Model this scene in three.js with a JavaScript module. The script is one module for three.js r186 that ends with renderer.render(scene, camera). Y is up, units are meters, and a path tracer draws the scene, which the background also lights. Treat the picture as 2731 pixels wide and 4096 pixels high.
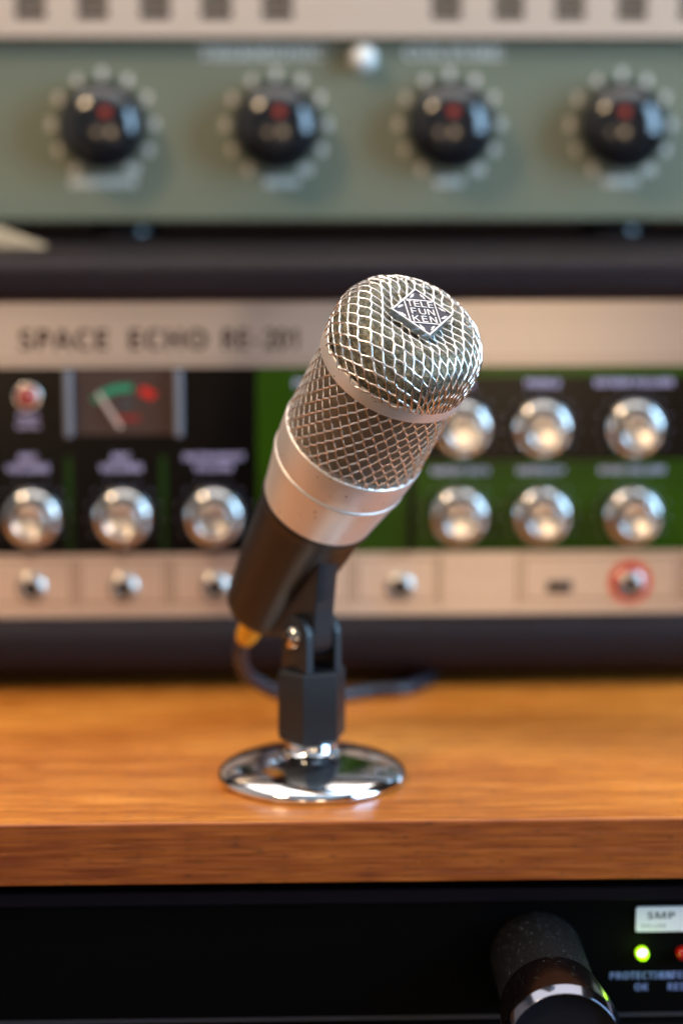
import * as THREE from 'three';
import { RoundedBoxGeometry } from 'three/addons/geometries/RoundedBoxGeometry.js';
import { mergeGeometries, mergeVertices, toCreasedNormals } from 'three/addons/utils/BufferGeometryUtils.js';
import { TextGeometry } from 'three/addons/geometries/TextGeometry.js';
import { FontLoader } from 'three/addons/loaders/FontLoader.js';
import { RectAreaLightUniformsLib } from 'three/addons/lights/RectAreaLightUniformsLib.js';
RectAreaLightUniformsLib.init();

// ---------------------------------------------------------------- camera, light, exposure
const scene = new THREE.Scene();
scene.background = new THREE.Color().setRGB(0.020, 0.015, 0.012);   // dim unlit room
const camera = new THREE.PerspectiveCamera(24.0, 682 / 1024, 0.05, 30);
{
  const yaw = THREE.MathUtils.degToRad(2.0), pitch = THREE.MathUtils.degToRad(10.7);
  camera.position.set(-0.0205, 0.282, 0.923);
  camera.lookAt(camera.position.clone().add(new THREE.Vector3(Math.sin(yaw) * Math.cos(pitch), -Math.sin(pitch), -Math.cos(yaw) * Math.cos(pitch))));
  camera.focus = 0.868;
  camera.userData.fStop = 3.0;
}
const renderer = new THREE.WebGLRenderer({ antialias: true });
renderer.setSize(682, 1024);
renderer.toneMapping = THREE.LinearToneMapping;
renderer.toneMappingExposure = 1.0;
renderer.shadowMap.enabled = true;

const V = (x, y, z) => new THREE.Vector3(x, y, z);
function areaLight(name, pos, target, w, h, color, intensity) {
  const l = new THREE.RectAreaLight(new THREE.Color().setRGB(...color), intensity, w, h);
  l.name = name; l.position.copy(pos); l.lookAt(target); scene.add(l); return l;
}
// cool daylight through the window on the right, an added soft panel overhead in place of the bright ceiling, three warm lamps (their fittings are built at the end)
const WIN = { pos: V(1.28, 0.60, 0.58), w: 0.78, h: 1.1 };
const PANEL = { pos: V(-0.1, 1.5, -0.25), target: V(-0.1, 0, -0.25), w: 2.2, h: 1.4 };
const LAMP_A = { pos: V(-0.72, 1.12, 0.62), target: V(0, 0.1, 0), size: 0.24 };
const LAMP_B = { pos: V(0.27, -0.02, 1.75), target: V(0.03, 0.08, -0.1), size: 0.26 };
const LAMP_C = { pos: V(-0.38, -0.02, 1.70), target: V(0, 0.08, -0.1), size: 0.22 };
areaLight('window_light', WIN.pos, V(0, WIN.pos.y, WIN.pos.z), WIN.w, WIN.h, [0.42, 0.70, 1.0], 15);
areaLight('added_panel_light', PANEL.pos, PANEL.target, PANEL.w, PANEL.h, [1.0, 0.90, 0.80], 2.1);
areaLight('lamp_light', LAMP_A.pos, LAMP_A.target, LAMP_A.size, LAMP_A.size, [1.0, 0.70, 0.40], 62);
areaLight('lamp_light', LAMP_B.pos, LAMP_B.target, LAMP_B.size, LAMP_B.size, [1.0, 0.68, 0.38], 8.5);
areaLight('lamp_light', LAMP_C.pos, LAMP_C.target, LAMP_C.size, LAMP_C.size, [1.0, 0.66, 0.36], 5);

// ---------------------------------------------------------------- helpers
let seed = 7;
const rnd = () => { seed = (seed * 1664525 + 1013904223) >>> 0; return seed / 4294967296; };
const used = {};
const numbered = (n) => { const k = used[n] = (used[n] ?? -1) + 1; return k ? `${n}_${String(k).padStart(3, '0')}` : n; };
function mesh(name, geo, mat, parent) {
  const m = new THREE.Mesh(geo, mat); m.castShadow = m.receiveShadow = true;
  m.name = parent ? name : numbered(name); (parent ?? scene).add(m); return m;
}
function thing(name, label, category, pos = [0, 0, 0], group) {
  const g = new THREE.Group(); g.name = numbered(name); g.position.set(...pos); scene.add(g);
  g.userData = { label, category }; if (group) g.userData.group = group; return g;
}
function structure(name, geo, mat, label) {
  const m = mesh(name, geo, mat); m.userData = { kind: 'structure', label, category: 'surface' }; return m;
}
const box = (w, h, d, x = 0, y = 0, z = 0, r = 0) => (r ? new RoundedBoxGeometry(w, h, d, 3, r) : new THREE.BoxGeometry(w, h, d)).translate(x, y, z);
const lathe = (pts, seg = 64) => new THREE.LatheGeometry(pts.map(([r, y]) => new THREE.Vector2(Math.max(r, 1e-5), y)), seg);
const faceZ = (g) => g.rotateX(Math.PI / 2);                 // lathe axis y -> towards +z
const std = (c, roughness, metalness = 0, extra = {}) => new THREE.MeshStandardMaterial({ color: new THREE.Color().setRGB(...c), roughness, metalness, ...extra });
const phys = (c, roughness, metalness = 0, extra = {}) => new THREE.MeshPhysicalMaterial({ color: new THREE.Color().setRGB(...c), roughness, metalness, ...extra });

// tileable value noise
function noiseGrid(n, s) { const a = new Float32Array(n * n); let k = s; for (let i = 0; i < a.length; i++) { k = (k * 1664525 + 1013904223) >>> 0; a[i] = k / 4294967296; } return a; }
const NG = noiseGrid(256, 99);
function vn(x, y, px, py) {
  const xi = Math.floor(x), yi = Math.floor(y), fx = x - xi, fy = y - yi, sx = fx * fx * (3 - 2 * fx), sy = fy * fy * (3 - 2 * fy);
  const w = (a, p) => ((a % p) + p) % p, g = (a, b) => NG[(w(a, px) & 255) + 256 * (w(b, py) & 255)];
  const a = g(xi, yi), b = g(xi + 1, yi), c = g(xi, yi + 1), d = g(xi + 1, yi + 1);
  return a + (b - a) * sx + (c - a) * sy + (a - b - c + d) * sx * sy;
}
function dataTex(w, h, fn, srgb) {
  const d = new Uint8Array(w * h * 4);
  for (let y = 0; y < h; y++) for (let x = 0; x < w; x++) {
    const c = fn(x / w, y / h), o = 4 * (y * w + x);
    d[o] = 255 * Math.min(1, Math.max(0, c[0])); d[o + 1] = 255 * Math.min(1, Math.max(0, c[1])); d[o + 2] = 255 * Math.min(1, Math.max(0, c[2])); d[o + 3] = 255;
  }
  const t = new THREE.DataTexture(d, w, h); t.wrapS = t.wrapT = THREE.RepeatWrapping; t.magFilter = THREE.LinearFilter; t.minFilter = THREE.LinearMipmapLinearFilter; t.generateMipmaps = true;
  if (srgb) t.colorSpace = THREE.SRGBColorSpace; t.needsUpdate = true; return t;
}
function canvasTex(w, h, draw) {
  const c = document.createElement('canvas'); c.width = w; c.height = h; draw(c.getContext('2d'), w, h);
  const t = new THREE.CanvasTexture(c); t.colorSpace = THREE.SRGBColorSpace; t.magFilter = THREE.LinearFilter; return t;
}
function uvMetres(geo, scale = 1) {                           // box mapping by face direction, uv in metres
  const g = geo.index ? geo.toNonIndexed() : geo; g.computeVertexNormals();
  const p = g.attributes.position, n = g.attributes.normal, uv = new Float32Array(p.count * 2);
  for (let i = 0; i < p.count; i++) {
    const ax = Math.abs(n.getX(i)), ay = Math.abs(n.getY(i)), az = Math.abs(n.getZ(i));
    let u, v; if (ay >= ax && ay >= az) { u = p.getX(i); v = p.getZ(i); } else if (az >= ax) { u = p.getX(i); v = p.getY(i) + 0.37; } else { u = p.getZ(i); v = p.getY(i); }
    uv[2 * i] = u * scale; uv[2 * i + 1] = v * scale;
  }
  g.setAttribute('uv', new THREE.BufferAttribute(uv, 2)); return g;
}
function panelGeo(w, h, d, r, x, y, z) {                      // slab whose front face carries uv 0..1, back at z, front at z + d
  const s = new THREE.Shape(), a = w / 2, b = h / 2;
  s.moveTo(-a + r, -b); s.lineTo(a - r, -b); s.absarc(a - r, -b + r, r, -Math.PI / 2, 0); s.lineTo(a, b - r); s.absarc(a - r, b - r, r, 0, Math.PI / 2);
  s.lineTo(-a + r, b); s.absarc(-a + r, b - r, r, Math.PI / 2, Math.PI); s.lineTo(-a, -b + r); s.absarc(-a + r, -b + r, r, Math.PI, 1.5 * Math.PI);
  const g = new THREE.ExtrudeGeometry(s, { depth: d, bevelEnabled: false, curveSegments: 5 }), p = g.attributes.position, uv = g.attributes.uv;
  for (let i = 0; i < p.count; i++) uv.setXY(i, p.getX(i) / w + 0.5, p.getY(i) / h + 0.5);
  return g.translate(x, y, z);
}

// ---------------------------------------------------------------- surfaces
const woodMap = dataTex(1024, 1024, (u, v) => {
  // u: 0.5 m along the grain, v: 0.25 m across
  const warp = 0.02 * vn(u * 4, v * 6, 4, 6) + 0.01 * vn(u * 9, v * 10, 9, 10);
  const broad = vn(u * 3 + 40, (v + warp) * 14, 3, 14), mid = vn(u * 6, (v + warp) * 70, 6, 70), fine = vn(u * 30, (v + warp * 0.6) * 220, 30, 220), pores = vn(u * 110, v * 250, 110, 250);
  const blotch = vn(u * 9, v * 6, 9, 6), fleck = vn(u * 60, v * 90, 60, 90);
  let k = 0.18 * broad + 0.20 * mid + 0.26 * fine + 0.22 * blotch + 0.14 * fleck; k = (k - 0.5) * 1.95 + 0.5;
  const pore = pores > 0.75 ? (pores - 0.75) * 0.9 : 0;
  const m = (a, b) => a + (b - a) * k, f = 1 - 0.8 * pore;
  const sp = vn(u * 190, v * 160, 190, 160) > 0.988 ? 0.22 : 0;
  return [m(0.61, 0.88) * f + sp, m(0.32, 0.57) * f + sp, m(0.09, 0.245) * f + sp];
}, true);
woodMap.repeat.set(2, 4);
const woodBump = dataTex(512, 512, (u, v) => { const a = 0.6 * vn(u * 42, v * 250, 42, 250) + 0.4 * vn(u * 20, v * 120, 20, 120); return [a, a, a]; });
woodBump.repeat.set(2, 4);
const woodMat = phys([1, 1, 1], 0.28, 0, { map: woodMap, bumpMap: woodBump, bumpScale: 0.00012 });
const deskGeo = uvMetres(toCreasedNormals(new RoundedBoxGeometry(0.9, 0.024, 0.62, 2, 0.0009), 0.4));
deskGeo.translate(0.02, -0.012, 0.0559 - 0.31);
const desk = structure('desk_board', deskGeo, woodMat, 'orange brown wooden desk board with a redder front edge strip, shade put into its darker tint');
const shadedBandMat = phys([0.54, 0.37, 0.21], 0.46, 0, { map: woodMap, bumpMap: woodBump, bumpScale: 0.0002 });  // redder stain, with the shade of the upright face darkened into the tint
mesh('shaded_edge_strip', uvMetres(toCreasedNormals(new RoundedBoxGeometry(0.9, 0.0238, 0.0014, 2, 0.0006), 0.4)).translate(0.02, -0.0120, 0.0566), shadedBandMat, desk);

// ---------------------------------------------------------------- materials
const speck = dataTex(512, 512, (u, v) => { const a = 0.5 * vn(u * 200, v * 200, 200, 200) + 0.3 * vn(u * 90, v * 90, 90, 90) + 0.2 * vn(u * 12, v * 12, 12, 12); return [a, a, a]; });
const patina = dataTex(512, 512, (u, v) => { const a = 0.45 * vn(u * 7, v * 7, 7, 7) + 0.3 * vn(u * 23, v * 23, 23, 23) + 0.25 * vn(u * 120, v * 120, 120, 120); const r = 0.80 + 0.30 * (a - 0.5); return [r, r, r]; });
patina.repeat.set(5, 1);
const wear = canvasTex(1024, 256, (c, w, h) => {                // a few dark pits and pale scuffs on the satin metal
  c.fillStyle = '#f4f1ee'; c.fillRect(0, 0, w, h);
  for (let i = 0; i < 60; i++) { c.fillStyle = `rgba(70,45,30,${0.25 + rnd() * 0.5})`; c.beginPath(); c.arc(rnd() * w, rnd() * h, 0.8 + rnd() * 1.6, 0, 7); c.fill(); }
  for (let i = 0; i < 260; i++) { c.strokeStyle = rnd() > 0.5 ? 'rgba(255,255,255,.35)' : 'rgba(150,125,105,.16)'; c.lineWidth = 0.6 + rnd() * 1.4; const x = rnd() * w, y = rnd() * h; c.beginPath(); c.moveTo(x, y); c.lineTo(x + (rnd() - 0.5) * 50, y + (rnd() - 0.5) * 14); c.stroke(); }
});
wear.wrapS = wear.wrapT = THREE.RepeatWrapping;
const wireMat = std([0.88, 0.84, 0.81], 0.26, 1.0);
const satinMat = std([0.82, 0.755, 0.725], 0.52, 0.6, { roughnessMap: patina, map: wear });
const coneMat = std([0.84, 0.785, 0.75], 0.56, 0.58, { roughnessMap: patina, map: wear });
const smudge = dataTex(512, 512, (u, v) => { const a = 0.5 * vn(u * 6, v * 9, 6, 9) + 0.5 * vn(u * 22, v * 30, 22, 30), r = a > 0.52 ? 0.5 + (a - 0.52) * 2.4 : 0.5; return [r, r, r]; });
const chrome = std([0.80, 0.81, 0.84], 0.16, 1.0, { roughnessMap: smudge });
const chromeSoft = std([0.70, 0.68, 0.66], 0.12, 1.0);
const spun = phys([0.70, 0.67, 0.64], 0.24, 1.0, { anisotropy: 0.75, anisotropyRotation: Math.PI / 2 });
const blackPlastic = phys([0.008, 0.009, 0.012], 0.44, 0, { specularIntensity: 0.85 });
const blackGloss = phys([0.008, 0.008, 0.009], 0.13, 0, { clearcoat: 0.5, clearcoatRoughness: 0.08 });
const darkVoid = std([0.006, 0.006, 0.006], 0.9);

// ---------------------------------------------------------------- microphone
const AXIS = V(0.35120, 0.77492, 0.52551).normalize(), TXT = V(0.9188, -0.1773, -0.3526).normalize();
const L0 = 0.165;                                             // local height of the upper band's top edge above the tail
const mic = thing('microphone', 'silver wire mesh microphone with a black diamond badge, tilted in its clip', 'microphone');
{
  const X = TXT.clone().addScaledVector(AXIS, -TXT.dot(AXIS)).normalize(), Z = X.clone().cross(AXIS);
  mic.quaternion.setFromRotationMatrix(new THREE.Matrix4().makeBasis(X, AXIS, Z));
  mic.position.copy(V(0.03141, 0.17446, 0.04464).addScaledVector(AXIS, -L0));
}
const R = 0.0287;
const yBandTop = L0, yBandBot = L0 - 0.0066, yRing = L0 - 0.0432, ySeam = L0 - 0.0578, yCone = L0 - 0.0850;

// a strand: tube of oval section laid on a surface; pts and surface normals given
function strand(pts, nrm, w, h, out) {
  const K = 6, n = pts.length, pos = [], nor = [], idx = [];
  for (let i = 0; i < n; i++) {
    const t = pts[Math.min(n - 1, i + 1)].clone().sub(pts[Math.max(0, i - 1)]).normalize(), b = t.clone().cross(nrm[i]).normalize(), m = b.clone().cross(t).normalize();
    for (let k = 0; k < K; k++) {
      const a = k / K * Math.PI * 2, c = Math.cos(a), s = Math.sin(a);
      pos.push(pts[i].x + b.x * w * c + m.x * h * s, pts[i].y + b.y * w * c + m.y * h * s, pts[i].z + b.z * w * c + m.z * h * s);
      const q = b.clone().multiplyScalar(c / w).addScaledVector(m, s / h).normalize(); nor.push(q.x, q.y, q.z);
      if (i < n - 1) { const A = i * K + k, B = i * K + (k + 1) % K; idx.push(A, A + K, B, B, A + K, B + K); }
    }
  }
  const g = new THREE.BufferGeometry(); g.setAttribute('position', new THREE.Float32BufferAttribute(pos, 3)); g.setAttribute('normal', new THREE.Float32BufferAttribute(nor, 3)); g.setIndex(idx); out.push(g);
}
const zig = (t) => {                                          // trapezoid wave, period 1, rounded, -1..1, flat where strands touch
  const a = ((t % 1) + 1) % 1, tri = a < 0.5 ? 1 - 4 * a : 4 * a - 3, q = tri * 1.32;
  return q > 1 ? 1 : q < -1 ? -1 : Math.sin(q * Math.PI / 2) * 0.35 + q * 0.65;
};
// lower grille: cylinder of expanded metal
{
  const out = [], N = 36, rr = R - 0.0014, pv = 0.0068, amp = 0.25 * (2 * Math.PI / N) * 0.86;
  for (let k = 0; k < 2 * N; k++) {
    const pts = [], nr = [], steps = 84, y0 = yRing - 0.0015, y1 = yBandBot + 0.002;
    for (let i = 0; i <= steps; i++) {
      const y = y0 + (y1 - y0) * i / steps, th = (k + 0.5) * Math.PI / N + (k % 2 ? 1 : -1) * amp * zig((y - y0) / pv + 0.1) + 0.007 * Math.sin(k * 1.7 + i * 0.21) + 0.005 * Math.sin(k * 0.37 + y * 330) + 0.006 * Math.sin(y * 140 + k * 0.08);
      const r = rr + 0.00012 * Math.sin(i * 0.9 + k);
      pts.push(V(r * Math.cos(th), y, r * Math.sin(th))); nr.push(V(Math.cos(th), 0, Math.sin(th)));
    }
    strand(pts, nr, 0.00041, 0.00046, out);
  }
  mesh('lower_grille', mergeGeometries(out), wireMat, mic);
}
// dome: flat sheet of the same metal drawn over a round head
const HD = 0.0222, RD = R - 0.0001, EX = 3.1, DENT = 0.0036;   // the sheet is pressed in a little where the badge is seated
const prof = (() => {                                         // profile by arc length from the pole
  const p = []; let s = 0, pr = 0, ph = HD;
  for (let i = 0; i <= 600; i++) {
    const a = i / 600 * Math.PI / 2, h0 = HD * Math.pow(Math.cos(a), 2 / EX), r = RD * Math.pow(Math.sin(a), 2 / EX) + 0.0004 * Math.sin(Math.PI * h0 / HD), e = Math.min(1, Math.max(0, (0.0215 - r) / 0.0125)), h = h0 - DENT * e * e * (3 - 2 * e);
    s += Math.hypot(r - pr, h - ph); pr = r; ph = h; p.push([s, r, h]);
  }
  for (let i = 1; i <= 10; i++) { s += 0.0003; p.push([s, RD, -0.0003 * i]); }
  return p;
})();
const ARC = prof[600][0];
function onDome(s, th, lift = 0) {
  let lo = 0, hi = prof.length - 1; while (hi - lo > 1) { const m = (lo + hi) >> 1; if (prof[m][0] < s) lo = m; else hi = m; }
  const a = prof[lo], b = prof[hi], f = Math.min(1, Math.max(0, (s - a[0]) / (b[0] - a[0] || 1))), r = a[1] + (b[1] - a[1]) * f, h = a[2] + (b[2] - a[2]) * f;
  const dr = b[1] - a[1], dh = b[2] - a[2], l = Math.hypot(dr, dh) || 1, nr = -dh / l, ny = dr / l, c = Math.cos(th), q = Math.sin(th);
  return [V((r + nr * lift) * c, L0 + h + ny * lift, (r + nr * lift) * q), V(nr * c, ny, nr * q)];
}
{
  const out = [], pu = 0.0050, pv = 0.0088, smax = ARC + 0.0015, thV = THREE.MathUtils.degToRad(72);
  for (let k = -40; k <= 40; k++) {
    let pts = [], nr = [];
    const flush = () => { if (pts.length > 3) strand(pts, nr, 0.00044, 0.00050, out); pts = []; nr = []; };
    for (let i = -520; i <= 520; i++) {
      const v = i * 0.0001, u0 = (k + 0.5) * pu / 2 + (Math.abs(k) % 2 ? 1 : -1) * pu / 4 * 0.86 * zig(v / pv + 0.25) + 0.00026 * Math.sin(v * 420 + k * 2.1) + 0.0002 * Math.sin(v * 170 + k * 0.6);
      const s = Math.hypot(u0, v); if (s > smax) { flush(); continue; }
      if (i % 5 && i % 5 !== 2) continue;
      let th = Math.atan2(u0, v); const e = Math.min(1, s / ARC), kk = 0.25 * e * e * (v > 0 ? 1 : 0.6);
      th -= kk * Math.sin(2 * th);
      const [p, n] = onDome(s, thV - th, 0.0001 * Math.sin(i * 0.05 + k)); pts.push(p); nr.push(n);
    }
    flush();
  }
  mesh('head_grille', mergeGeometries(out), wireMat, mic);
}
// grey felt under the dome
{
  const feltMap = dataTex(1024, 512, (u, v) => {
    const a = vn(u * 250, v * 110, 250, 110), b = vn(u * 120 + 9, v * 50, 120, 50), c = vn(u * 24, v * 12, 24, 12); let k = 0.42 * a + 0.33 * b + 0.25 * c; k = (k - 0.5) * 1.9 + 0.5;
    const dark = a > 0.8 ? 0.6 : 1; return [(0.31 + 0.40 * k) * dark, (0.29 + 0.385 * k) * dark, (0.235 + 0.335 * k) * dark];
  }, true);
  const pts = []; for (let i = prof.length - 1; i >= 0; i -= 6) pts.push([Math.max(0, prof[i][1] - 0.0017 * Math.min(1, prof[i][1] / 0.01 + 0.2)), L0 + prof[i][2] - 0.0016]);
  pts.push([0, L0 + HD - DENT - 0.0016]);
  const g = lathe(pts, 160), p = g.attributes.position;
  for (let i = 0; i < p.count; i++) {
    const x = p.getX(i), y = p.getY(i), z = p.getZ(i), k = 0.0003 * Math.sin(x * 900 + z * 700) * Math.sin(z * 1100 - y * 900), l = Math.hypot(x, y - L0, z) || 1;
    p.setXYZ(i, x + k * x / l, y + k * (y - L0) / l, z + k * z / l);
  }
  g.computeVertexNormals();
  mesh('felt_lining', g, phys([1, 1, 1], 1, 0, { map: feltMap, bumpMap: feltMap, bumpScale: 0.0005, sheen: 0.5, sheenRoughness: 0.6, sheenColor: new THREE.Color(0.5, 0.5, 0.46) }), mic);
  // short loose fibres standing out of the felt
  const fib = [], N = 5200, pos = [], idx = [];
  for (let i = 0; i < N; i++) {
    const s = Math.sqrt(rnd()) * ARC, th = rnd() * Math.PI * 2, [q, n] = onDome(s, th, -0.0018), d = V(rnd() - 0.5, rnd() - 0.5, rnd() - 0.5).multiplyScalar(1.5).add(n).normalize(), b = d.clone().cross(V(rnd() - 0.5, rnd() - 0.5, rnd() - 0.5)).normalize().multiplyScalar(0.00004);
    const e = q.clone().addScaledVector(d, 0.0006 + rnd() * 0.0007), o = pos.length / 3;
    pos.push(q.x + b.x, q.y + b.y, q.z + b.z, q.x - b.x, q.y - b.y, q.z - b.z, e.x, e.y, e.z); idx.push(o, o + 1, o + 2);
  }
  const fg = new THREE.BufferGeometry(); fg.setAttribute('position', new THREE.Float32BufferAttribute(pos, 3)); fg.setIndex(idx); fg.computeVertexNormals();
  mesh('felt_fibres', fg, std([0.36, 0.34, 0.28], 1), mic).userData.kind = 'stuff';
}
// fine gauze inside the lower grille
{
  const gauze = dataTex(64, 64, (u, v) => { const a = 0.5 + 0.5 * Math.sin(u * Math.PI * 2 * 8), b = 0.8 + 0.2 * Math.sin(v * Math.PI * 2 * 8); const k = a * b; return [k, k, k]; });
  gauze.repeat.set(34, 8);
  mesh('inner_gauze', new THREE.CylinderGeometry(R - 0.0042, R - 0.0042, 0.040, 96, 1, true).translate(0, (yRing + yBandBot) / 2, 0), std([0.27, 0.20, 0.14], 0.45, 0.6, { bumpMap: gauze, bumpScale: 0.0003, side: THREE.DoubleSide }), mic);
}
mesh('upper_band', lathe([[R - 0.0021, yBandBot], [R - 0.0004, yBandBot], [R, yBandBot + 0.0004], [R + 0.0001, yBandTop - 0.0005], [R - 0.0003, yBandTop], [R - 0.0010, yBandTop + 0.00005], [R - 0.0010, yBandTop - 0.003], [R - 0.0021, yBandBot]], 128), satinMat, mic);
mesh('grille_ring', lathe([[0.0240, yRing - 0.001], [0.0262, yRing - 0.0003], [0.0270, yRing], [0.0279, yRing - 0.0003], [0.0281, yRing - 0.0010], [0.0274, yRing - 0.0085], [0.0268, ySeam + 0.0006], [0.0264, ySeam]], 128), satinMat, mic);
mesh('body_cone', lathe([[0.0255, ySeam + 0.0002], [0.0264, ySeam - 0.0001], [0.0269, ySeam - 0.0004], [0.0270, ySeam - 0.0014], [0.0265, ySeam - 0.0024], [0.0258, ySeam - 0.0060], [0.0241, ySeam - 0.0150], [0.0223, yCone + 0.002], [0.0217, yCone], [0.018, yCone - 0.0015], [0.0150, yCone - 0.020], [0.0125, 0.034], [0.0110, 0.033], [0, 0.033]], 128), coneMat, mic);
// badge
{
  const badge = new THREE.Group(); badge.name = 'badge'; badge.userData.label = 'dark diamond badge with raised silver lettering and bolts'; mic.add(badge);
  badge.position.set(0, L0 + 0.0186, 0);
  {
    const N = V(0.287, 0.778, 0.559).normalize(), bx = TXT.clone().addScaledVector(N, -TXT.dot(N)).normalize();
    badge.quaternion.setFromRotationMatrix(new THREE.Matrix4().makeBasis(bx, N.clone().cross(bx), N)).premultiply(mic.quaternion.clone().invert());
  }      // local x = reading direction, y = up the lettering, z = outwards
  const dMat = std([0.030, 0.026, 0.040], 0.45, 0.2), sMat = std([0.60, 0.58, 0.60], 0.40, 1), rimMat = std([0.34, 0.36, 0.38], 0.30, 1);
  const hd = 0.01222, dia = (h) => [[0, h], [h, 0], [0, -h], [-h, 0]];
  const shape = (q, hole) => { const s = new THREE.Shape(q.map(([x, y]) => new THREE.Vector2(x, y))); if (hole) s.holes.push(new THREE.Path(hole.map(([x, y]) => new THREE.Vector2(x, y)))); return s; };
  const T = 0.0034, ext = (s, d, bev = 0) => new THREE.ExtrudeGeometry(s, { depth: d, bevelEnabled: bev > 0, bevelThickness: bev, bevelSize: bev, bevelOffset: -bev, bevelSegments: 2, curveSegments: 4 });
  mesh('plate', ext(shape(dia(hd)), T - 0.0004, 0.0002), rimMat, badge);
  mesh('recess', ext(shape(dia(hd - 0.0006)), 0.00012).translate(0, 0, T - 0.0003), dMat, badge);
  const lift = (g) => g.translate(0, 0, T - 0.00025);
  mesh('border', lift(ext(shape(dia(hd), dia(hd - 0.00078)), 0.00040, 0.00006)), sMat, badge);
  const m = hd / 2, sq = (h) => [[-h, h], [h, h], [h, -h], [-h, -h]];
  mesh('inner_frame', lift(ext(shape(sq(m + 0.00006), sq(m - 0.00036)), 0.00036, 0.00004)), sMat, badge);
  const font = await new FontLoader().loadAsync('fonts/droid/droid_sans_regular.typeface.json');
  [['TELE', 0.00385], ['FUN', 0.0], ['KEN', -0.00385]].forEach(([t, y]) => {
    const W = t === 'TELE' ? 0.0108 : 0.0102, cw = W / t.length;
    [...t].forEach((ch, i) => {
      const g = new TextGeometry(ch, { font, size: 0.0028, depth: 0.00040, curveSegments: 4, bevelEnabled: true, bevelSize: 0.00003, bevelThickness: 0.00006, bevelSegments: 1 });
      g.computeBoundingBox(); const b = g.boundingBox, gw = b.max.x - b.min.x, gh = b.max.y - b.min.y, sx = Math.min(1.5, (cw * 0.82) / gw);
      g.translate(-(b.min.x + b.max.x) / 2, -(b.min.y + b.max.y) / 2, 0); g.scale(sx, 0.0031 / gh, 1); g.translate(-W / 2 + cw * (i + 0.5), y, 0);
      mesh('letter', lift(g), sMat, badge);
    });
  });
  const bolt = [[-0.0001, 0.0019], [0.0004, 0.0019], [0.0000, 0.0006], [0.0009, 0.0008], [0.0002, -0.0006], [0.0007, -0.0005], [-0.0005, -0.0021], [-0.0003, -0.0009], [-0.0008, -0.0011], [-0.0002, 0.0002], [-0.0008, 0.0001]];
  const bg = ext(shape(bolt.slice().reverse()), 0.0003);
  for (let k = 0; k < 4; k++) for (const s of [-1, 1]) {
    const b = mesh('bolt', bg, sMat, badge), a = k * Math.PI / 2;
    const lx = s * 0.0021, ly = m + 0.0020;                   // in the top triangle, then turned round
    b.position.set(lx * Math.cos(a) - ly * Math.sin(a), lx * Math.sin(a) + ly * Math.cos(a), T - 0.00025);
    b.rotation.z = a + s * 0.62; b.scale.set(0.78, 0.85, 1);
  }
}

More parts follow.
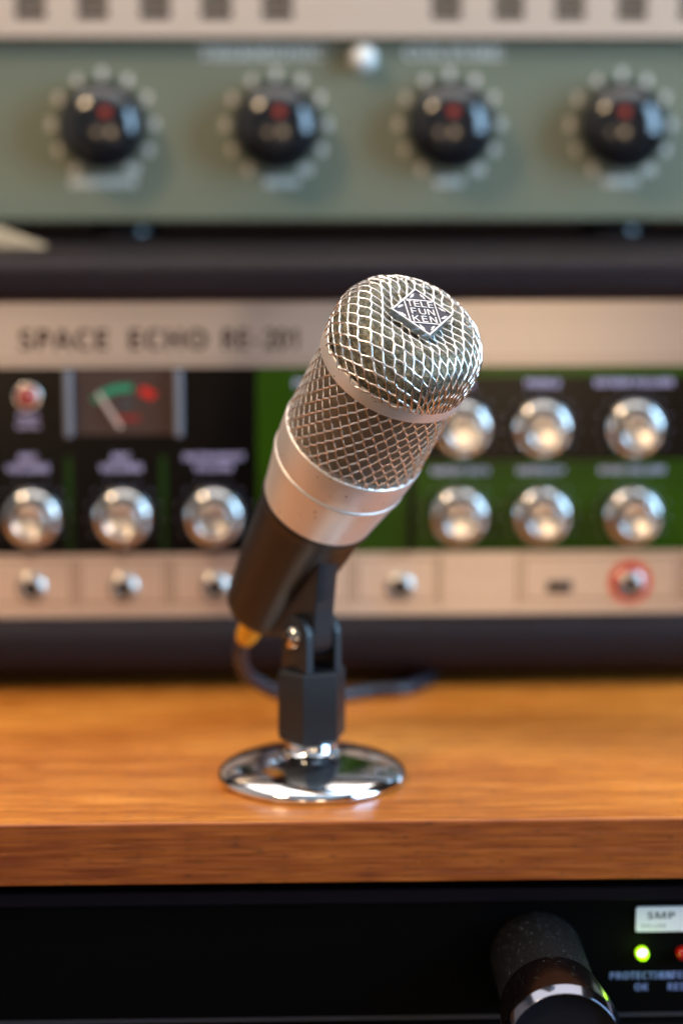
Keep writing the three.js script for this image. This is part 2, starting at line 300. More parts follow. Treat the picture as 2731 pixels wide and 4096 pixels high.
// ---------------------------------------------------------------- desk stand with clip
const stand = thing('desk_stand', 'round chrome table stand with black swivel clip holding the microphone', 'microphone stand');
{
  const base = mesh('base', lathe([[0, 0.0006], [0.0355, 0.0006], [0.0362, 0], [0.0372, 0.0004], [0.0377, 0.0015], [0.0374, 0.0028], [0.0362, 0.0043], [0.0340, 0.0056], [0.030, 0.0071], [0.024, 0.0086], [0.018, 0.0096], [0.0135, 0.0103], [0.0112, 0.0112], [0.0100, 0.0126], [0.0097, 0.0140], [0.0097, 0.0175], [0, 0.0175]], 128), chrome, stand);
  // six-sided barrel
  const hexS = (r, rot) => new THREE.Shape([...Array(6)].map((_, i) => new THREE.Vector2(r * Math.cos(rot + i * Math.PI / 3), r * Math.sin(rot + i * Math.PI / 3))));
  const rot = Math.PI / 2 + Math.PI / 6 + THREE.MathUtils.degToRad(15);
  const hb = new THREE.ExtrudeGeometry(hexS(0.0138, rot), { depth: 0.0245, bevelEnabled: true, bevelThickness: 0.0022, bevelSize: 0.0018, bevelOffset: -0.0018, bevelSegments: 3 }).rotateX(-Math.PI / 2).translate(0, 0.0187, 0);
  mesh('barrel', toCreasedNormals(hb, 0.35), blackPlastic, stand);
  // fork
  const d = V(0.831, 0, -0.556).normalize(), fw = V(0.556, 0, 0.831).normalize(), piv = V(0, 0.0575, 0), ang = Math.atan2(-d.z, d.x);
  for (const s of [-1, 1]) {
    const sh = new THREE.Shape(), w = 0.0080, y0 = 0.0425, yc = piv.y + 0.0015;
    sh.moveTo(-w, y0); sh.lineTo(w, y0); sh.lineTo(w, yc); sh.absarc(0, yc, w, 0, Math.PI); sh.lineTo(-w, y0);
    const g = new THREE.ExtrudeGeometry(sh, { depth: 0.0026, bevelEnabled: true, bevelThickness: 0.0005, bevelSize: 0.0005, bevelSegments: 2, curveSegments: 20 });
    g.translate(0, 0, -0.0013); g.rotateY(Math.PI / 2);       // shape plane now spans z (local depth), thickness along x
    g.translate(s * 0.0068, 0, 0); g.rotateY(ang);
    mesh('fork_prong', toCreasedNormals(g, 0.5), blackPlastic, stand);
  }
  // pivot screw with round head on the near left side
  const sc = lathe([[0, 0.0034], [0.002, 0.0033], [0.0038, 0.0026], [0.0048, 0.0012], [0.0050, 0]], 32).rotateZ(Math.PI / 2).translate(-0.0086, 0, 0).rotateY(ang).translate(piv.x, piv.y + 0.001, piv.z);
  mesh('screw_head', sc, std([0.50, 0.45, 0.40], 0.12, 1), stand);
  mesh('screw_slot', box(0.0008, 0.0062, 0.0011, -0.0122, 0, 0).rotateX(0.5).rotateY(ang).translate(piv.x, piv.y + 0.001, piv.z), darkVoid, stand);
  const hub = new THREE.CylinderGeometry(0.0078, 0.0078, 0.0088, 32).rotateZ(Math.PI / 2).rotateY(ang).translate(piv.x, piv.y, piv.z);
  mesh('pivot_hub', toCreasedNormals(hub, 0.5), blackPlastic, stand);
  // sleeve: open tapered tube round the microphone axis
  const P0 = V(0.03141, 0.17446, 0.04464), at = (s) => P0.clone().addScaledVector(AXIS, -s);
  const w = AXIS.clone().cross(d).negate(); if (w.y > 0) w.negate();
  const sleeveMat = phys([0.015, 0.010, 0.008], 0.40, 0, { specularIntensity: 0.7 });
  const q = new THREE.Quaternion().setFromRotationMatrix(new THREE.Matrix4().makeBasis(d, AXIS, d.clone().cross(AXIS)));
  const sl = lathe([[0.0128, 0], [0.0145, -0.0012], [0.0156, 0.0004], [0.0166, 0.006], [0.0196, 0.034], [0.0216, 0.0560], [0.0222, 0.0600], [0.0229, 0.0606], [0.0231, 0.0630], [0.0226, 0.0638], [0.0216, 0.0634], [0.0206, 0.056], [0.0186, 0.034], [0.0146, 0.004], [0.0128, 0]], 96);
  const slm = mesh('sleeve', sl, sleeveMat, stand); slm.position.copy(at(0.1440)); slm.quaternion.copy(q);
  // stem: web from the hub up to the sleeve, thin across the pivot axis
  const a0 = piv, t0 = piv.clone().addScaledVector(w, 0.0070).addScaledVector(AXIS, 0.004);
  const u2 = (v) => { const r = v.clone().sub(a0); return new THREE.Vector2(r.dot(fw), r.dot(V(0, 1, 0))); };
  const c1 = at(0.0925).addScaledVector(w, 0.0195), c2 = at(0.0925).addScaledVector(w, 0.0125), c3 = at(0.140).addScaledVector(w, 0.009), c4 = at(0.140).addScaledVector(w, 0.016);
  const sh = new THREE.Shape(); const P = [u2(c1), u2(c2), u2(c3), u2(c4)];
  sh.moveTo(0.0072, 0.001); sh.bezierCurveTo(0.0078, 0.012, P[0].x - 0.002, P[0].y - 0.016, P[0].x, P[0].y); sh.lineTo(P[1].x, P[1].y); sh.lineTo(P[2].x, P[2].y); sh.lineTo(P[3].x, P[3].y);
  sh.bezierCurveTo(P[3].x + 0.004, P[3].y - 0.002, -0.0072, 0.006, -0.0072, 0.0); sh.absarc(0, 0, 0.0072, Math.PI, 2 * Math.PI);
  const sg = new THREE.ExtrudeGeometry(sh, { depth: 0.0078, bevelEnabled: true, bevelThickness: 0.0008, bevelSize: 0.0006, bevelSegments: 2, curveSegments: 16 })  .translate(0, 0, -0.0039);
  // shape x -> fw, y -> up, extrusion -> d x ...
  sg.applyMatrix4(new THREE.Matrix4().makeBasis(fw, V(0, 1, 0), fw.clone().cross(V(0, 1, 0))).setPosition(piv));
  mesh('stem', toCreasedNormals(sg, 0.5), blackPlastic, stand);
}
// cable with yellow boot
{
  const cable = thing('microphone_cable', 'dark cable with a yellow boot plugged into the microphone tail', 'cable');
  const P0 = V(0.03141, 0.17446, 0.04464), at = (s) => P0.clone().addScaledVector(AXIS, -s);
  const boot = lathe([[0.0032, 0], [0.0046, 0.0006], [0.0050, 0.003], [0.0048, 0.0034], [0.0056, 0.0038], [0.0060, 0.008], [0.0056, 0.0085], [0.0063, 0.009], [0.0066, 0.020], [0.0058, 0.0225], [0.003, 0.023]], 32);
  const bm = mesh('boot', boot, std([0.66, 0.29, 0.010], 0.42), cable); bm.position.copy(at(0.1660)); bm.scale.set(0.82, 1, 0.82); bm.quaternion.setFromUnitVectors(V(0, 1, 0), AXIS);
  const plug = mesh('plug_body', lathe([[0, 0], [0.0078, 0], [0.0086, 0.001], [0.0088, 0.020], [0, 0.020]], 32), blackPlastic, cable); plug.position.copy(at(0.1500)); plug.quaternion.copy(bm.quaternion);
  const e = at(0.1650), pts = [at(0.160), e, e.clone().addScaledVector(AXIS, -0.008).add(V(0.001, 0, 0)), V(-0.0262, 0.0275, -0.060), V(-0.0165, 0.0165, -0.075), V(-0.003, 0.0068, -0.094), V(0.012, 0.0031, -0.112), V(0.028, 0.0030, -0.1205), V(0.044, 0.0030, -0.1245), V(0.056, 0.0030, -0.142), V(0.062, 0.0030, -0.17)];
  mesh('cord', new THREE.TubeGeometry(new THREE.CatmullRomCurve3(pts), 140, 0.0030, 12), std([0.014, 0.013, 0.022], 0.45), cable);
}

// ---------------------------------------------------------------- tape echo unit behind the microphone
const txtFont = (px, bold = true) => `${bold ? 'bold ' : ''}${px}px sans-serif`;
const echo = thing('tape_echo', 'black tape echo unit with silver strips, green panel and chrome knobs behind the microphone', 'tape echo', [0.03, 0, -0.14]);
{
  const X = (x) => x - 0.03, tolexBump = dataTex(512, 512, (u, v) => { const a = 0.6 * vn(u * 90, v * 90, 90, 90) + 0.4 * vn(u * 200, v * 200, 200, 200); return [a, a, a]; });
  tolexBump.repeat.set(8, 8);
  const tolex = phys([0.010, 0.0055, 0.0075], 0.5, 0, { specularIntensity: 0.38, bumpMap: tolexBump, bumpScale: 0.0006 });
  const W = 0.43;
  mesh('case_top', uvMetres(box(W, 0.0200, 0.215, 0, 0.1858, -0.0985, 0.0075)), tolex, echo);
  mesh('case_bottom', uvMetres(box(W, 0.0265, 0.215, 0, 0.0206, -0.0985, 0.0110)), tolex, echo);
  for (const s of [-1, 1]) mesh('case_side', uvMetres(box(0.014, 0.150, 0.21, s * (W / 2 - 0.0071), 0.1045, -0.099, 0.005)), tolex, echo);
  mesh('case_back', box(W - 0.03, 0.145, 0.006, 0, 0.1045, -0.198), tolex, echo);
  for (const sx of [-1, 1]) for (const sz of [-0.03, -0.17]) mesh('foot', lathe([[0, 0], [0.009, 0], [0.010, 0.001], [0.0105, 0.0085], [0, 0.0085]], 24).translate(sx * 0.19, 0, sz), blackPlastic, echo);
  const PW = 0.400;
  // top silver strip with lettering
  const alu = (map) => phys([1, 1, 1], 0.36, 0.95, { map, anisotropy: 0.7, anisotropyRotation: Math.PI / 2 });
  const brushed = (c, w, h, base) => { c.fillStyle = base; c.fillRect(0, 0, w, h); for (let i = 0; i < h; i++) { const a = NG[(i * 37) & 65535]; c.fillStyle = a > 0.5 ? `rgba(255,255,255,${(a - 0.5) * 0.16})` : `rgba(0,0,0,${(0.5 - a) * 0.16})`; c.fillRect(0, i, w, 1); } };
  const x0 = -0.170, px = (x, w) => (x - x0) / PW * w;
  const topTex = canvasTex(2048, 152, (c, w, h) => {
    brushed(c, w, h, '#d3cbc7'); c.fillStyle = '#35221c'; c.textBaseline = 'middle'; c.textAlign = 'left';
    c.font = txtFont(66);
    const put = (t, a, b) => { c.save(); const m = c.measureText(t).width; c.translate(px(a, w), 88); c.scale((px(b, w) - px(a, w)) / m, 1); c.fillText(t, 0, 0); c.restore(); };
    put('SPACE', -0.1262, -0.0855); put('ECHO', -0.0785, -0.0420); put('RE', -0.0370, -0.0240); put('-', -0.0232, -0.0200); put('201', -0.0178, -0.0010);
    c.fillStyle = '#8d7c70'; for (const y of [130, 140]) c.fillRect(0, y, w, 2.5);
  });
  mesh('top_strip', panelGeo(PW, 0.0292, 0.004, 0.0005, 0, 0.1614, -0.004), alu(topTex), echo);
  // face plate: black, green fields, white lettering
  const FH = 0.0846, fy = (y, h) => (0.1470 - y) / FH * h;
  const faceTex = canvasTex(2048, 432, (c, w, h) => {
    c.fillStyle = '#050303'; c.fillRect(0, 0, w, h);
    const G = '#264105', rect = (a, b, t, u, col) => { c.fillStyle = col; c.fillRect(px(a, w), fy(t, h), px(b, w) - px(a, w), fy(u, h) - fy(t, h)); };
    rect(-0.0212, 0.225, 0.147, 0.0624, G); rect(0.052, 0.225, 0.1416, 0.1042, '#050303'); rect(0.0462, 0.0495, 0.1416, 0.0624, '#050303');
    for (const x of [-0.1050, -0.0630]) rect(x - 0.0016, x + 0.0016, 0.107, 0.0624, '#16300a');
    c.textAlign = 'center'; c.textBaseline = 'middle';
    const put = (t, x, y, s) => { c.fillStyle = '#c9c0e6'; c.font = txtFont(s); c.fillText(t, px(x, w), fy(y, h)); };
    for (const x of [-0.1230, -0.0816]) { put('MIC', x, 0.1062, 23); put('VOLUME', x, 0.1015, 24); }
    put('INSTRUMENT', -0.0405, 0.1062, 22); put('VOLUME', -0.0405, 0.1015, 22);
    put('PEAK', -0.1224, 0.1252, 20); put('LEVEL', -0.1224, 0.1212, 20); put('POWER', 0.004, 0.1392, 26);
    put('BASS', 0.0700, 0.1388, 24); put('TREBLE', 0.1063, 0.1388, 24); put('REVERB VOLUME', 0.1474, 0.1388, 23);
    put('REPEAT RATE', 0.0700, 0.0992, 22); put('INTENSITY', 0.1063, 0.0992, 22); put('ECHO VOLUME', 0.1474, 0.0992, 22);
    for (const [x, y] of [[-0.1216, 0.08], [-0.0812, 0.08], [-0.0406, 0.08], [0.0694, 0.0795], [0.1066, 0.0795], [0.1476, 0.0792], [0.0704, 0.1192], [0.1062, 0.1190], [0.1477, 0.1188]])
      for (let i = 0; i <= 10; i++) { const a = (210 - i * 24) / 180 * Math.PI, r = 0.0165; c.fillStyle = '#b8b0d0'; c.beginPath(); c.arc(px(x + r * Math.cos(a), w), fy(y + r * Math.sin(a), h), 2.2, 0, 7); c.fill(); }
  });
  mesh('face_plate', panelGeo(PW, FH, 0.004, 0.0005, 0, 0.1047, -0.0045), phys([1, 1, 1], 0.22, 0, { map: faceTex, specularIntensity: 0.28 }), echo);
  // lower silver strip with jack fields
  const lowTex = canvasTex(2048, 150, (c, w, h) => {
    brushed(c, w, h, '#d3cbc7'); c.strokeStyle = '#6d5c50'; c.lineWidth = 3;
    const fieldX = [[-0.143, -0.1050], [-0.1005, -0.0630], [-0.0585, -0.0210], [-0.0165, 0.0195], [0.024, 0.0595], [0.0990, 0.1685], [0.1735, 0.21]];
    for (const [a, b] of fieldX) { c.strokeRect(px(a, w), 14, px(b, w) - px(a, w), 100); }
    for (const x of [-0.1027, -0.0607, -0.0187, 0.0217, 0.0612, 0.0966, 0.171]) { c.fillStyle = '#857464'; c.fillRect(px(x, w) - 2.5, 4, 5, 122); }
    c.fillStyle = '#5a4a40'; c.textAlign = 'center'; c.font = txtFont(15, false);
    for (const [t, x] of [['MIC', -0.123], ['MIC', -0.0816], ['INST', -0.0405], ['OUTPUT', 0.043]]) c.fillText(t, px(x, w), 12);
    c.fillStyle = '#cf5444'; c.beginPath(); c.arc(px(0.1474, w), 74, 50, 0, 7); c.fill();
  });
  mesh('lower_strip', panelGeo(PW, 0.0295, 0.004, 0.0005, 0, 0.0475, -0.004), alu(lowTex), echo);
  // knobs
  const skirt = faceZ(lathe([[0.0126, 0], [0.0136, 0.0006], [0.0139, 0.0022], [0.0136, 0.0044], [0.0128, 0.0062], [0.0116, 0.0077], [0.0103, 0.0086], [0.0097, 0.0080], [0.0094, 0.0040], [0.0079, 0.0038]], 64));
  const shade_ring = faceZ(lathe([[0.0079, 0.0074], [0.0088, 0.0078], [0.0096, 0.0074], [0.0096, 0.0050]], 48));  // black ring added in the groove for the dark shading round the cap
  const cap = faceZ(lathe([[0.0080, 0.0029], [0.0080, 0.0146], [0.0077, 0.0153], [0.0072, 0.0155], [0.0068, 0.0152], [0.0066, 0.0149], [0.0030, 0.0146], [0, 0.0145]], 64));
  const line = box(0.0010, 0.0045, 0.0005, 0, 0.0042, 0.0149);
  const knobs = [[-0.1216, 0.08, 0.9], [-0.0812, 0.08, 0.3], [-0.0406, 0.08, 0.2], [0.0694, 0.0795, 0.0], [0.1066, 0.0795, -0.8], [0.1476, 0.0792, 0.9], [0.0704, 0.1192, 0.0], [0.1062, 0.1190, 0.9], [0.1477, 0.1188, 0.7], [0.0120, 0.0990, 0.5]];
  for (const [x, y, a] of knobs) {
    const k = new THREE.Group(); k.name = 'knob'; k.position.set(X(x), y, 0); echo.add(k); k.rotation.z = a;
    mesh('skirt', skirt, chromeSoft, k); mesh('shade_ring', shade_ring, blackPlastic, k); mesh('cap', cap, spun, k); mesh('pointer', line, blackPlastic, k);
  }
  // jacks
  const ring = faceZ(lathe([[0.0033, 0.0004], [0.0034, 0.0030], [0.0038, 0.0034], [0.0047, 0.0033], [0.0051, 0.0027], [0.0052, 0.0012], [0.0064, 0.0010], [0.0066, 0.0004], [0.0066, 0]], 48));
  const jackMat = std([0.50, 0.46, 0.42], 0.28, 1);
  const hole = faceZ(lathe([[0, 0.0008], [0.0034, 0.0008]], 24));
  for (const [x, y] of [[-0.1228, 0.0472], [-0.0816, 0.0470], [-0.0405, 0.0470], [0.0429, 0.0464], [0.1474, 0.0468]]) {
    const j = new THREE.Group(); j.name = 'jack_socket'; j.position.set(X(x), y, 0.0002); echo.add(j);
    mesh('nut', ring, jackMat, j); mesh('hole', hole, darkVoid, j);
  }
  // slide switch
  const sw = new THREE.Group(); sw.name = 'slide_switch'; sw.position.set(X(0.1153), 0.0459, 0.0002); echo.add(sw);
  mesh('slot', box(0.0112, 0.0050, 0.0006, 0, 0, 0.0003), darkVoid, sw); mesh('lever', box(0.0040, 0.0036, 0.0040, 0.002, 0, 0.002, 0.0004), blackPlastic, sw);
  // peak lamp
  const pk = new THREE.Group(); pk.name = 'peak_lamp'; pk.position.set(X(-0.1224), 0.1341, -0.0004); echo.add(pk);
  mesh('bezel', faceZ(lathe([[0.0046, 0], [0.0062, 0], [0.0064, 0.0018], [0.0056, 0.0030], [0.0046, 0.0024]], 40)), chromeSoft, pk);
  mesh('lens', faceZ(lathe([[0.0047, 0.001], [0.0045, 0.0032], [0.0030, 0.0046], [0.0012, 0.0051], [0, 0.0052]], 32)), phys([0.30, 0.035, 0.030], 0.10, 0, { clearcoat: 1 }), pk);
  // level meter
  const vu = new THREE.Group(); vu.name = 'level_meter'; vu.position.set(X(-0.0800), 0.1310, 0); echo.add(vu);
  const vuTex = canvasTex(512, 340, (c, w, h) => {
    c.fillStyle = '#3a2620'; c.fillRect(0, 0, w, h); c.lineCap = 'butt';
    c.strokeStyle = '#00805c'; c.lineWidth = 40; c.beginPath(); c.arc(270, 330, 235, Math.PI * 1.245, Math.PI * 1.545); c.stroke();
    c.strokeStyle = '#c01208'; c.lineWidth = 48; c.beginPath(); c.arc(270, 330, 235, Math.PI * 1.60, Math.PI * 1.71); c.stroke();
    c.fillStyle = '#17505c'; c.font = txtFont(52); c.textAlign = 'center'; c.fillText('VU', 270, 200); c.fillStyle = '#7c1208'; c.fillRect(210, 238, 130, 30);
  });
  mesh('dial', panelGeo(0.044, 0.0292, 0.0010, 0.0004, 0, 0.0004, 0), phys([1, 1, 1], 0.5, 0, { map: vuTex }), vu);
  for (const s of [-1, 1]) mesh('side_rail', box(0.0040, 0.0300, 0.0062, s * 0.0243, 0, 0.0031, 0.0016), phys([0.16, 0.17, 0.20], 0.22, 0.2), vu);
  mesh('needle', box(0.0016, 0.0185, 0.0006, 0, 0, 0).rotateZ(0.56).translate(-0.0062, -0.0030, 0.0026), std([0.55, 0.42, 0.36], 0.5), vu);
}

// ---------------------------------------------------------------- preamplifier on top of the echo unit
const pre = thing('preamplifier', 'grey green amplifier with four black knobs, resting on the black tape echo', 'amplifier', [0.02, 0.1958, -0.24]);
{
  const y = (v) => v - 0.1958, X = (x) => x - 0.02;
  const PW = 0.46, x0 = -0.21, PH = 0.0838, px = (x, w) => (x - x0) / PW * w, fy = (v, h) => (0.2892 - v) / PH * h;
  const kn = [[-0.0932, 0.2498], [-0.0108, 0.2497], [0.0717, 0.2496], [0.1539, 0.2495]];
  const tex = canvasTex(2048, 373, (c, w, h) => {
    c.fillStyle = '#6e7361'; c.fillRect(0, 0, w, h); c.textAlign = 'center'; c.textBaseline = 'middle';
    const put = (t, a, b, v, s, serif) => { c.save(); c.fillStyle = '#ddd8d0'; c.font = serif ? `bold ${s}px serif` : txtFont(s); const m = c.measureText(t).width; c.translate((px(a, w) + px(b, w)) / 2, fy(v, h)); c.scale((px(b, w) - px(a, w)) / m, 1); c.strokeStyle = '#d8d1c6'; c.lineWidth = 1.2; c.strokeText(t, 0, 0); c.fillText(t, 0, 0); c.restore(); };
    put('THERMIONIC', -0.0470, 0.0120, 0.2837, 38, true); put('CULTURE', 0.0495, 0.0970, 0.2837, 38, true);
    put('OVERDRIVE', -0.1095, -0.0775, 0.2229, 24); put('BIAS', -0.0170, 0.0000, 0.2229, 24); put('GAIN', 0.0645, 0.0785, 0.2229, 24); put('DRIVE', 0.1460, 0.1630, 0.2229, 24);
    c.fillStyle = '#e2ddd4'; for (const [kx, ky] of kn) for (let i = 0; i <= 10; i++) { const a = (237 - i * 29.4) / 180 * Math.PI; c.font = txtFont(27); c.strokeStyle = '#d8d1c6'; c.lineWidth = 3.4; c.strokeText(String(i), px(kx + 0.0246 * Math.cos(a), w), fy(ky + 0.0246 * Math.sin(a), h)); }
  });
  mesh('front_panel', panelGeo(PW, PH, 0.004, 0.001, 0, y(0.2473), -0.004), phys([1, 1, 1], 0.42, 0, { map: tex }), pre);
  mesh('case', box(PW - 0.012, PH - 0.004, 0.22, 0, y(0.2473), -0.1145), std([0.10, 0.12, 0.11], 0.5), pre);
  const kg = faceZ(lathe([[0.0216, 0], [0.0221, 0.0010], [0.0218, 0.0080], [0.0206, 0.0140], [0.0180, 0.0192], [0.0136, 0.0222], [0.0086, 0.0238], [0.003, 0.0243], [0, 0.0244]], 64));
  const dotRed = std([0.26, 0.018, 0.004], 0.35);  // red of the small round dot on each cap
  kn.forEach(([x, v], i) => { const k = new THREE.Group(); k.name = 'knob'; k.position.set(X(x), y(v), 0); pre.add(k); mesh('cap', kg, blackGloss, k);
    const m = mesh('red_dot', faceZ(lathe([[0, 0.0004], [0.0023, 0.0003], [0.0026, 0]], 20)), dotRed, k), t = [0.35, 0.14, 0.0, -0.24][i], r = 0.0074; m.position.set(r * Math.sin(t), r * Math.cos(t), 0.0238); m.rotation.x = -0.13; });
  const bt = new THREE.Group(); bt.name = 'white_button'; bt.position.set(X(0.0303), y(0.2812), 0); pre.add(bt);
  mesh('button_cap', faceZ(lathe([[0.0062, 0], [0.0066, 0.003], [0.0064, 0.006], [0.0050, 0.0094], [0.0026, 0.0112], [0, 0.0117]], 40)), phys([0.74, 0.74, 0.72], 0.25, 0, { clearcoat: 0.6 }), bt);
  const ft = lathe([[0, 0], [0.0150, 0], [0.0165, 0.001], [0.0170, 0.0094], [0, 0.0094]], 40);
  for (const [x, z] of [[-0.084, -0.026], [0.156, -0.026], [-0.084, -0.19], [0.156, -0.19]]) mesh('foot', ft.clone().translate(X(x), 0, z), blackGloss, pre);
}
// ---------------------------------------------------------------- beige vented unit above
const vent = thing('vented_unit', 'beige unit with a row of dark vent slots, on top of the green amplifier', 'equipment', [0.02, 0.2900, -0.23]);
{
  const X = (x) => x - 0.02, W = 0.46, H = 0.090, s = new THREE.Shape();
  s.moveTo(-W / 2, 0.0012); s.lineTo(W / 2, 0.0012); s.lineTo(W / 2, H); s.lineTo(-W / 2, H); s.lineTo(-W / 2, 0.0012);
  const xs = [-0.184, -0.1545, -0.1255, -0.0965, -0.0674, -0.0388, -0.0102, 0.0691, 0.0985, 0.1272, 0.1566, 0.186, 0.215];
  const hole = (x, y, w, h) => { const p = new THREE.Path(); p.moveTo(x - w / 2, y); p.lineTo(x - w / 2, y + h); p.lineTo(x + w / 2, y + h); p.lineTo(x + w / 2, y); p.lineTo(x - w / 2, y); s.holes.push(p); };
  for (const x of xs) { hole(X(x), 0.0096, 0.0146, 0.0050); for (let r = 0; r < 5; r++) hole(X(x), 0.0162 + r * 0.0064, 0.0146, 0.0050); }
  const g = new THREE.ExtrudeGeometry(s, { depth: 0.003, bevelEnabled: false }).translate(0, 0, -0.003);
  mesh('front_panel', g, std([0.50, 0.385, 0.30], 0.5), vent);
  mesh('case', box(W - 0.01, H - 0.004, 0.2, 0, H / 2 + 0.0005, -0.1065), std([0.035, 0.024, 0.008], 0.8), vent);
  for (const x of [-0.18, 0.18]) for (const z of [-0.03, -0.18]) mesh('foot', lathe([[0, 0], [0.008, 0], [0.008, 0.0026], [0, 0.0026]], 20).translate(x, -0.0006, z), blackPlastic, vent);
}
// pale block lying on the echo unit, in the gap on the left
{
  const sh = new THREE.Shape([[-0.045, 0], [0.032, 0], [0.008, 0.0092], [-0.045, 0.0092]].map(([x, y]) => new THREE.Vector2(x, y)));
  const b = mesh('plastic_wedge', new THREE.ExtrudeGeometry(sh, { depth: 0.018, bevelEnabled: true, bevelThickness: 0.0006, bevelSize: 0.0005, bevelOffset: -0.0005, bevelSegments: 2 }), std([0.44, 0.34, 0.22], 0.6));
  b.position.set(-0.150, 0.1959, -0.205); b.userData = { label: 'pale beige wedge lying on the tape echo, left below the green amplifier', category: 'wedge' };
}

// ---------------------------------------------------------------- black rack unit under the desk board
const rack = thing('rack_unit', 'black rack unit with indicator lights and a large knob, below the desk board', 'rack unit', [0.03, -0.0875, 0.047]);
{
  const X = (x) => x - 0.03, Y = (y) => y + 0.0875;
  const PW = 0.46, PH = 0.0458, x0 = -0.20, px = (x, w) => (x - x0) / PW * w, fy = (y, h) => (-0.0358 - y) / PH * h;
  const tex = canvasTex(2048, 204, (c, w, h) => {
    c.fillStyle = '#020203'; c.fillRect(0, 0, w, h); c.fillStyle = '#7d8cc4'; c.textAlign = 'center'; c.textBaseline = 'middle'; c.font = txtFont(18);
    c.fillText('PROTECTION', px(0.1258, w), fy(-0.0664, h)); c.fillText('OK', px(0.1258, w), fy(-0.0712, h)); c.fillText('EXTERNAL', px(0.1425, w), fy(-0.0664, h)); c.fillText('RESET', px(0.1415, w), fy(-0.0712, h));
  });
  mesh('front_panel', panelGeo(PW, PH, 0.003, 0.0004, 0, Y(-0.0587), -0.003), phys([1, 1, 1], 0.6, 0, { map: tex, specularIntensity: 0.12 }), rack);
  mesh('top_lip', box(PW, 0.0058, 0.012, 0, Y(-0.0328), -0.0045, 0.0008), phys([0.006, 0.004, 0.008], 0.55, 0, { specularIntensity: 0.22 }), rack);
  mesh('bottom_edge', box(PW, 0.0012, 0.0050, 0, Y(-0.0823), -0.0019), std([0.05, 0.05, 0.065], 0.35, 0.4), rack);
  mesh('case', box(PW - 0.02, 0.050, 0.25, 0, Y(-0.0585), -0.1305), std([0.015, 0.015, 0.017], 0.6), rack);
  const plateTex = canvasTex(512, 128, (c, w, h) => {
    c.fillStyle = '#e9e9ec'; c.fillRect(0, 0, w, h); c.fillStyle = '#4c5058'; c.textBaseline = 'middle'; c.font = txtFont(50); c.save(); c.translate(52, 44); c.scale(1.4, 1); c.fillText('SMP', 0, 0); c.restore();
    c.font = txtFont(27, false); c.save(); c.translate(24, 98); c.scale(1.25, 1); c.fillText('SYS-LIFE', 0, 0); c.restore();
  });
  mesh('name_plate', panelGeo(0.040, 0.0098, 0.0012, 0.0008, X(0.1430), Y(-0.0434), 0), std([1, 1, 1], 0.35, 0, { map: plateTex }), rack);
  const dome = faceZ(lathe([[0.0025, 0], [0.0025, 0.0024], [0.0022, 0.0036], [0.0014, 0.0045], [0, 0.0049]], 28));
  const led = mesh('green_led', dome, std([0.3, 0.8, 0.02], 0.3, 0, { emissive: new THREE.Color().setRGB(0.50, 1.0, 0.0), emissiveIntensity: 1.3 }), rack); led.position.set(X(0.1256), Y(-0.0570), 0);
  mesh('core', faceZ(lathe([[0.0020, 0.0040], [0.0016, 0.0046], [0.0008, 0.0052], [0, 0.0054]], 24)), std([0.8, 0.9, 0.6], 0.3, 0, { emissive: new THREE.Color().setRGB(1.0, 1.0, 0.75), emissiveIntensity: 2.5 }), led).position.set(-0.0002, 0.0006, -0.0004);
  const pl = new THREE.PointLight(new THREE.Color().setRGB(0.42, 1.0, 0.02), 0.00022, 0, 2); pl.name = 'green_led_light'; pl.position.set(0, 0, 0.0075); pl.shadow.radius = 0.1; led.add(pl);
  const red = mesh('red_led', dome, phys([0.42, 0.006, 0.004], 0.15, 0, { clearcoat: 0.6 }), rack); red.position.set(X(0.1412), Y(-0.0572), 0);
  // large knob
  const k = new THREE.Group(); k.name = 'volume_knob'; k.position.set(X(0.0848), Y(-0.0572), 0); rack.add(k);
  const dust = canvasTex(1024, 512, (c, w, h) => {
    c.fillStyle = '#080505'; c.fillRect(0, 0, w, h);
    for (let i = 0; i < 2600; i++) { const g = 60 + rnd() * 150; c.fillStyle = `rgba(${g},${g},${g + 8},${0.25 + rnd() * 0.5})`; c.fillRect(rnd() * w, rnd() * h, 0.8 + rnd() * 2, 0.8 + rnd() * 1.6); }
    c.strokeStyle = 'rgba(200,195,190,.6)'; c.lineWidth = 1.1; for (let i = 0; i < 90; i++) { const x = rnd() * w, y = rnd() * h; c.beginPath(); c.moveTo(x, y); c.quadraticCurveTo(x + (rnd() - 0.5) * 16, y + rnd() * 10, x + (rnd() - 0.5) * 24, y + (rnd() - 0.2) * 20); c.stroke(); }
  });
  const grit = canvasTex(1024, 512, (c, w, h) => {
    c.fillStyle = '#060607'; c.fillRect(0, 0, w, h);
    for (let i = 0; i < 3600; i++) { const g = 20 + rnd() * 90; c.fillStyle = `rgba(${g},${g},${g + 10},${0.2 + rnd() * 0.5})`; const s = 1 + rnd() * 4; c.fillRect(rnd() * w, rnd() * h, s, s); }
  });
  mesh('rubber_grip', faceZ(lathe([[0.0160, 0], [0.0174, 0.0006], [0.0177, 0.002], [0.0177, 0.0490], [0.0172, 0.0500]], 96)), phys([1, 1, 1], 0.7, 0, { map: grit, specularIntensity: 0.25, bumpMap: speck, bumpScale: 0.0004 }), k);
  mesh('front_barrel', faceZ(lathe([[0.0165, 0.0498], [0.0180, 0.0500], [0.0188, 0.0512], [0.0212, 0.0740], [0.0214, 0.0840]], 96)), phys([1, 1, 1], 0.20, 0, { map: dust, specularIntensity: 0.6 }), k);
  mesh('polished_rim', faceZ(lathe([[0.0214, 0.0839], [0.0215, 0.0846], [0.0198, 0.0882], [0.0194, 0.0884], [0.0192, 0.0880]], 128)), std([0.17, 0.18, 0.23], 0.12, 1), k);
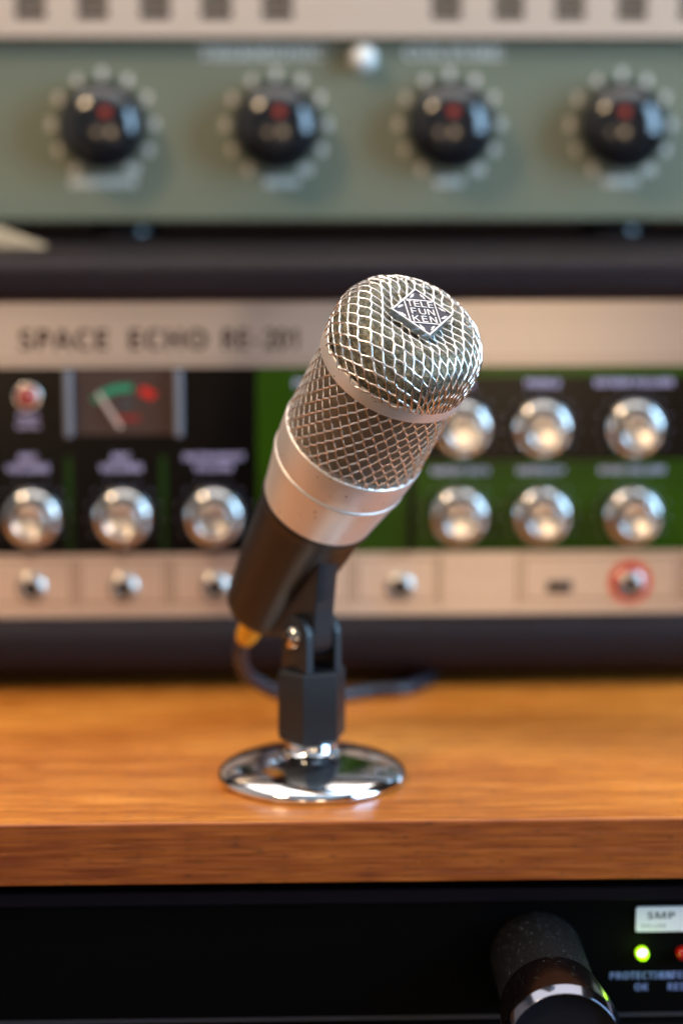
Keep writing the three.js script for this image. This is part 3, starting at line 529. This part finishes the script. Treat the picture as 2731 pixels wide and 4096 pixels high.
  mesh('face_disc', faceZ(lathe([[0.0193, 0.0880], [0.0190, 0.0868], [0.0120, 0.0860], [0, 0.0857]], 96)), phys([0.010, 0.010, 0.014], 0.22, 0, { clearcoat: 0.3 }), k);
}
// lower shelf below the rack unit
structure('lower_shelf', box(0.9, 0.020, 0.30, 0.02, -0.0985, -0.104), std([0.035, 0.022, 0.018], 0.6), 'dark lower shelf carrying the black rack unit');

// ---------------------------------------------------------------- light fittings and what the metal mirrors, outside the frame
{
  const win = thing('window', 'tall daylight window with white frame, right of the desk', 'window', [WIN.pos.x, WIN.pos.y - WIN.h / 2, WIN.pos.z]);
  const white = std([0.75, 0.75, 0.74], 0.5);
  const pane = mesh('pane', box(0.004, WIN.h, WIN.w, 0.012, WIN.h / 2, 0), std([0.6, 0.7, 0.8], 0.2, 0, { emissive: new THREE.Color().setRGB(0.40, 0.69, 1.0), emissiveIntensity: 1.0 }), win);
  for (const s of [-1, 1]) { mesh('jamb', box(0.06, WIN.h + 0.12, 0.06, 0, WIN.h / 2, s * (WIN.w / 2 + 0.03)), white, win); mesh('rail', box(0.06, 0.06, WIN.w, 0, WIN.h / 2 + s * (WIN.h / 2 + 0.03), 0), white, win); }
  mesh('glazing_bar', box(0.03, WIN.h, 0.028, -0.020, WIN.h / 2, 0), white, win);
  mesh('glazing_bar', box(0.03, 0.028, WIN.w, -0.055, WIN.h * 0.55, 0), white, win);
  const lampFit = (name, L, label, col, e) => {
    const g = thing(name, label, 'lamp', [0, 0, 0]); g.position.copy(L.pos); g.lookAt(L.target);
    mesh('lens', box(L.size, L.size, 0.01, 0, 0, -0.008, 0.003), std([0.8, 0.7, 0.6], 0.5, 0, { emissive: new THREE.Color().setRGB(...col), emissiveIntensity: e }), g);
    mesh('shade', box(L.size + 0.03, L.size + 0.03, 0.06, 0, 0, -0.046, 0.008), std([0.30, 0.22, 0.14], 0.6), g);
  };
  lampFit('ceiling_lamp', LAMP_A, 'warm lamp hanging high on the left, outside the view', [1.0, 0.72, 0.42], 2);
  lampFit('table_lamp', LAMP_B, 'warm lamp standing low behind the viewer', [1.0, 0.70, 0.42], 2);
  lampFit('table_lamp', LAMP_C, 'smaller warm lamp standing low behind the viewer to the left', [1.0, 0.66, 0.36], 2);
  const pn = thing('added_overhead_panel', 'broad light panel added above the desk in place of the bright ceiling', 'lamp', PANEL.pos.toArray());  // unseen panel, added to give soft light from overhead
  mesh('diffuser', box(PANEL.w, 0.01, PANEL.h, 0, 0.008, 0), std([0.8, 0.8, 0.8], 0.6, 0, { emissive: new THREE.Color().setRGB(1.0, 0.93, 0.86), emissiveIntensity: 1 }), pn);
  mesh('frame', box(PANEL.w + 0.04, 0.04, PANEL.h + 0.04, 0, 0.034, 0), std([0.7, 0.7, 0.7], 0.5), pn);
  structure('ceiling', box(4.0, 0.05, 4.0, -0.2, 1.60, 0.9), std([0.82, 0.78, 0.73], 0.9), 'pale plaster ceiling over the desk');
  structure('rear_wall', box(4.0, 2.6, 0.06, -0.2, 0.30, 2.3), std([0.58, 0.47, 0.42], 0.9), 'warm painted wall behind the viewer');
  structure('side_wall', box(0.06, 2.6, 3.2, -1.7, 0.30, 0.7), std([0.60, 0.48, 0.40], 0.9), 'pale painted wall left of the desk');
}

renderer.render(scene, camera);
